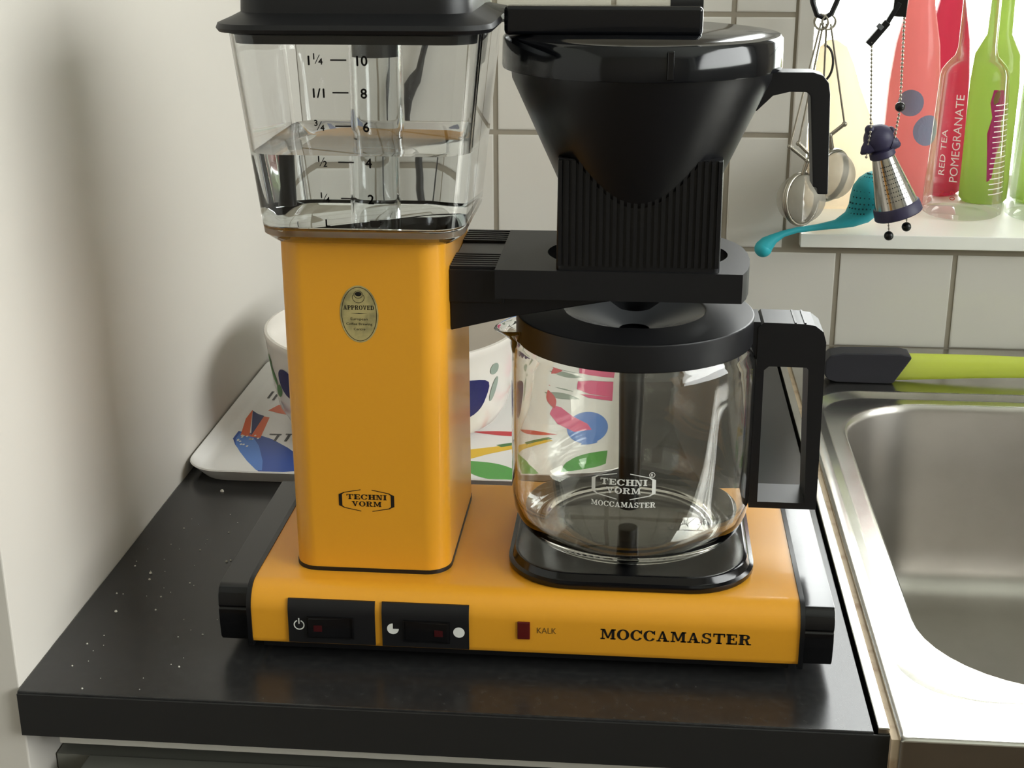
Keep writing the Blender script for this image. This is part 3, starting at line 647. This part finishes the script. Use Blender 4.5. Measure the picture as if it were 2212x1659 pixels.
b4 = bottle('green_bottle', 522, 722, [(.4, SZ+.3), (19, SZ+.3), (22, SZ+4), (22, 215), (20, 240), (11, 258), (10, 300)], 'green_liquid', 'green filled bottle seen through the clear glass bottle')
f4 = on_bottle(522, 722, 22, 22, SZ, 215)
dp = [(-5, 232-22), (4, 210), (7, 195), (4, 180), (6, 165), (3, 150), (1, 128), (-3, 125), (-5, 150), (-7, 170), (-4, 185), (-7, 198)]
decal('drip_print', [dp], f4, 'magenta', b4)
bottle('glass_bottle', 561, 655, glass_prof(33, 330, 245, 15), 'bottle', 'clear glass bottle cut off by the right edge of the picture')
b6 = bottle('green_bottle', 570, 724, soda(22, 330), 'green_liquid', 'green filled bottle at the far right behind clear glass')

# cream cloth bag
bg_ = empty('cloth_bag', (392, 690, SZ), label='cream cloth bag with a dark cord loop slumped on the sill', cat='bag')
secs = []
for z, w_, d_, cx in ((0, 31, 17, 384), (4, 33, 20, 384), (25, 34, 21, 384), (50, 34, 19, 384), (70, 31, 17, 382), (90, 26, 15, 379), (110, 21, 13, 375), (130, 17, 10, 371), (146, 12, 7, 368), (152, 4, 3, 367)):
    secs.append([(cx+w_*math.cos(a)*(1+.06*math.sin(3*a+z*.05)), 690+d_*math.sin(a)*(1+.1*math.sin(5*a+z*.08)), SZ+z) for a in [2*pi*i/32 for i in range(32)]])
build('bag_body', MB().loft(secs), 'cream', bg_, smooth=70)
build('cord_loop', MB().tube([(358+9*math.sin(t)*1.0, 674, 236+16*math.cos(t)) for t in [pi*i/12 for i in range(13)]]+[(350, 676, 196), (356, 675, 160)], 1.1, 8), 'cord', bg_)

# teal tea infuser spoon lying over the sill edge
ts = empty('infuser_spoon', (385, 580, SZ), label='teal silicone infuser spoon resting over the sill edge', cat='tea infuser')
path = [(304, 553, 94.5), (307, 553.5, 98), (312, 554, 102), (320, 556, 106), (332, 560, 108.6), (350, 566, 110), (366, 572, 111.5), (378, 577, 115), (386, 581, 120), (392, 584, 128), (396, 586, 138), (398, 587, 147), (398.5, 587, 153), (398.5, 587, 155.5)]
rad = [7.2, 6.6, 4.4, 2.9, 2.5, 2.8, 4, 7.5, 11.8, 15.5, 16.5, 13.5, 8, 2.5]
build('spoon', MB().ball((303.6, 553, 93.6), 7.6, 18, 12).tube(path, rad, 22), 'teal', ts, smooth=70)
hl = MB(); cnt = 0
P_ = [Vector(p) for p in path]
for k in range(8, 13):
    for s_ in (0, .5):
        if k+s_ > 12: continue
        i0 = int(k+s_); f_ = k+s_-i0; a_ = P_[i0].lerp(P_[min(i0+1, 13)], f_); rr = rad[i0]*(1-f_)+rad[min(i0+1, 13)]*f_
        for j in range(11):
            th = -pi/2+(j-5+(.5 if s_ else 0))*.24
            d = Vector((math.cos(th), math.sin(th)*.97, .10)); p = a_+d*(rr-.25)
            hl.ball(tuple(p), .75, 6, 4)
build('steeping_holes', hl, 'teal_hole', ts, smooth=0)

# black hanging rail above the frame, hook, clip
rl = empty('hanging_rail', (700, 545, 352), label='black metal utensil rail fixed above the sink', cat='rail')
build('bar', MB().tube([(300, 545, 356), (1000, 545, 356)], 4, 12), 'black', rl)
for x in (306, 994): build('bracket', MB().tube([(x, 545, 356), (x, 577.6, 356)], 3.4, 10), 'black', rl)
hk = [(338, 545, 361.6), (333, 545, 357), (330, 545, 340), (329, 545, 315), (331, 545, 299), (335, 545, 289), (341, 545, 286.4), (346.5, 545, 290), (350, 545, 299), (352.5, 545, 308)]
build('hanging_hook', MB().tube(hk, 2.2, 10), 'black', smooth=60, tags=dict(label='black S hook holding the mesh tea balls', cat='hook'))

def tea_ball(c, nrm, R, hinges, top, lab):
    c = Vector(c); nrm = Vector(nrm).normalized()
    e = empty('tea_ball', (c.x, c.y, c.z-R), label=lab, cat='tea infuser', group='hanging mesh tea balls')
    for s in (-1, 1):
        pf = [(R*math.cos(t), R*.95*math.sin(t)+.6) for t in [pi/2*i/9 for i in range(10)]]; pf[-1] = (.3, pf[-1][1])
        build('mesh_cup', MB().axis_lathe(c, nrm*s, pf, 36, cap0=False), 'gauze', e, smooth=70)
        build('rim', MB().torus(c+nrm*s*.9, nrm, R+.6, 1.7, 40), 'wire', e, smooth=70)
    for hgs, tp in zip(hinges, top):
        arm = MB(); root = c+Vector((0, 0, R)); h = Vector(hgs[0]); e1 = Vector(hgs[1])
        arm.tube([root, e1], 1.7, 8).tube([e1, h], 1.6, 8).ball(tuple(e1), 2.3, 10, 6).ball(tuple(h), 2.3, 10, 6)
        build('hinge_arm', arm, 'wire', e, smooth=60)
        build('tong_wire', MB().tube([h]+[h.lerp(Vector(tp), t)+Vector((0, 0, 0)) for t in (.3, .6, .9)]+[tp], .85, 8), 'wire', e, smooth=60)
    return e
t1 = tea_ball((331.5, 541, 139.5), (.72, -.69, .12), 20.5, [((319.5, 541, 183.3), (334.5, 541, 172)), ((327, 545, 185.3), (337, 545, 176))], [(338.5, 543, 283), (341, 547, 283)], 'fine mesh tea ball hanging lower, left of the black basket handle')
t2 = tea_ball((356, 552, 158), (.72, -.68, -.1), 20.5, [((364, 550, 201), (353, 551, 191.4)), ((346, 554, 198), (351, 553, 188))], [(346.5, 545, 282), (343.5, 548, 282)], 'fine mesh tea ball hanging higher, behind the black basket handle')
for e_, cc in ((t1, (339, 545, 283.2)), (t2, (345, 545, 283.4))):
    build('spring_loop', MB().torus(cc, (.45 if e_ is t1 else -.3, .9, 0), 5.8, .9, 28).torus((cc[0], cc[1]+1.8, cc[2]+.3), (.45 if e_ is t1 else -.3, .9, 0), 5.8, .9, 28), 'wire', e_, smooth=70)

# steel and purple tea infuser figure on bead chains
fg = empty('infuser_figure', (408, 545, 108), label='dark purple and perforated steel tea infuser figure hanging on bead chains', cat='tea infuser')
ax = Vector((14.5, 0, -41.5)).normalized(); nk = Vector((396.5, 545, 175.5))
build('steel_body', MB().axis_lathe(nk, ax, [(9.2, 0), (9.6, 2), (17.8, 42.5)], 40), 'steel_bright', fg, smooth=40)
build('base_ring', MB().axis_lathe(nk+ax*42, ax, [(18.6, 0), (19.4, 1), (20.2, 9), (19.2, 10)], 40), 'purple', fg, smooth=40)
build('collar', MB().axis_lathe(nk-ax*6.5, ax, [(7.5, 0), (10.4, 1.5), (10.8, 6), (9.4, 7.4)], 32), 'purple', fg, smooth=40)
hdm = MB().ball((392, 545, 190), 12.6, 26, 16, (1.0, .95, .98)).ball((383.5, 541, 198), 4.2, 14, 8).ball((401, 545, 197), 3.4, 12, 8)
hdm.axis_lathe((402, 544, 187), (1, 0, -.25), [(6.5, 0), (5, 4), (2, 7.5), (.3, 8.2)], 18).axis_lathe((384, 541, 184), (-.7, -.3, -.6), [(6, 0), (4, 5), (1, 9)], 16)
build('head', hdm, 'purple', fg, smooth=60)
ph = MB(); q = Vector((0, 0, 1)).rotation_difference(ax)
for r in range(9):
    for k in range(9):
        th = -pi/2+(k-4.6)*.14; d = 7+r*3.6; rr = 9.6+(d-2)*8.2/40.5
        ph.ball(tuple(nk+q @ Vector((rr*math.cos(th), rr*math.sin(th), d))), .55, 5, 4)
build('steeping_holes', ph, 'print_black', fg, smooth=0)
def chain(p0, p1, r=1.2, pitch=3.1):
    mb = MB(); p0, p1 = Vector(p0), Vector(p1); n_ = int((p1-p0).length/pitch); mb.tube([p0, p1], .45, 5)
    for i in range(n_+1): mb.ball(tuple(p0.lerp(p1, i/max(n_, 1))), r, 7, 5)
    return mb
build('bead_chain', chain((379.5, 541, 268), (383.5, 536.6, 201)), 'wire', fg, smooth=60)
build('bead_chain', chain((383.4, 536, 197), (382, 538, 176)), 'wire', fg, smooth=60)
build('bead_chain', chain((403.6, 541, 287), (406, 540, 220)), 'wire', fg, smooth=60)
build('bead_chain', chain((406, 540, 214), (403, 541, 180)), 'wire', fg, smooth=60)
build('chain_ball', MB().ball((406, 540, 217), 4.1, 18, 12), 'black', fg, smooth=60)
for a_, b_ in (((404.8, 545, 126), (406.8, 545, 111.5)), ((419.5, 545, 131), (420.7, 545, 119.5))):
    build('bead_chain', chain(a_, b_, .9, 2.8), 'wire', fg, smooth=60)
    build('foot_ball', MB().ball((b_[0], 545, b_[2]-3), 4.0, 18, 12), 'black', fg, smooth=60)
cl = empty('chain_clip', (390, 545, 266), label='black plastic clip from which the infuser figure hangs', cat='clip')
def bar3(p0, p1, wy, h):
    p0, p1 = Vector(p0), Vector(p1); d = (p1-p0).normalized(); nn = Vector((0, 1, 0)).cross(d).normalized()
    mb = MB(); mb.loft([[tuple(p+nn*a*h+Vector((0, b*wy, 0))) for a, b in ((-1, -1), (1, -1), (1, 1), (-1, 1))] for p in (p0, p1)]); return mb
build('jaw', bar3((377, 543, 266), (391, 543, 284), 3, 2.9), 'black', cl, smooth=0, bevel=.5)
build('arm', bar3((390, 543, 282), (399, 543, 299), 2.4, 1.9), 'black', cl, smooth=0, bevel=.4)
build('body', bar3((399.5, 545, 288), (402.5, 545, 350), 4, 5.4), 'black_gloss', cl, smooth=0, bevel=.6)
build('tab', bar3((383.5, 540, 279), (386, 540, 282), 2, 2.6), 'grey_clear', cl, smooth=0, bevel=.4)
build('rail_hook', MB().torus((402.6, 545, 356), (1, .1, 0), 6, 1.4, 24), 'black', cl, smooth=60)

# power cord hanging down the tiled wall behind the tank
build('power_cord', MB().tube([(24, 571, 420), (18, 571, 300), (12.8, 571, 263), (9, 571, 250), (6.3, 571, 240), (2, 571, 232), (-2, 571, 226), (-4, 571, 214), (-4.6, 571, 200), (-2, 570, 150), (2, 568, 100), (6, 560, 40), (8, 540, 8), (14, 520, 3)], [2.2, 2.2, 2.6, 2.6, 3, 5.5, 6, 3.6, 2.2, 2.2, 2.2, 2.2, 2.2, 2.2], 12), 'cord', smooth=60,
      tags=dict(label='black power cord hanging down the tiles behind the water tank', cat='cord'))

# crumbs on the worktop
cr = MB()
for _ in range(46):
    x, y = random.uniform(-100, -25), random.uniform(-38, 180)
    if y > 60: x = random.uniform(-105, -55)
    cr.ball((x, y, .1), random.choice((.25, .3, .4, .6)), 5, 4)
for x, y, r in ((-88, 92, 1.0), (-86, 84, .8), (-47, 111, .9), (-45, 113, .7), (-80, 215, 1.4), (-92, 44, .9)): cr.ball((x, y, .2), r, 6, 4)
build('crumbs', cr, 'crumb', smooth=0, tags=dict(label='pale crumbs scattered on the black countertop', cat='crumbs', kind='stuff'))
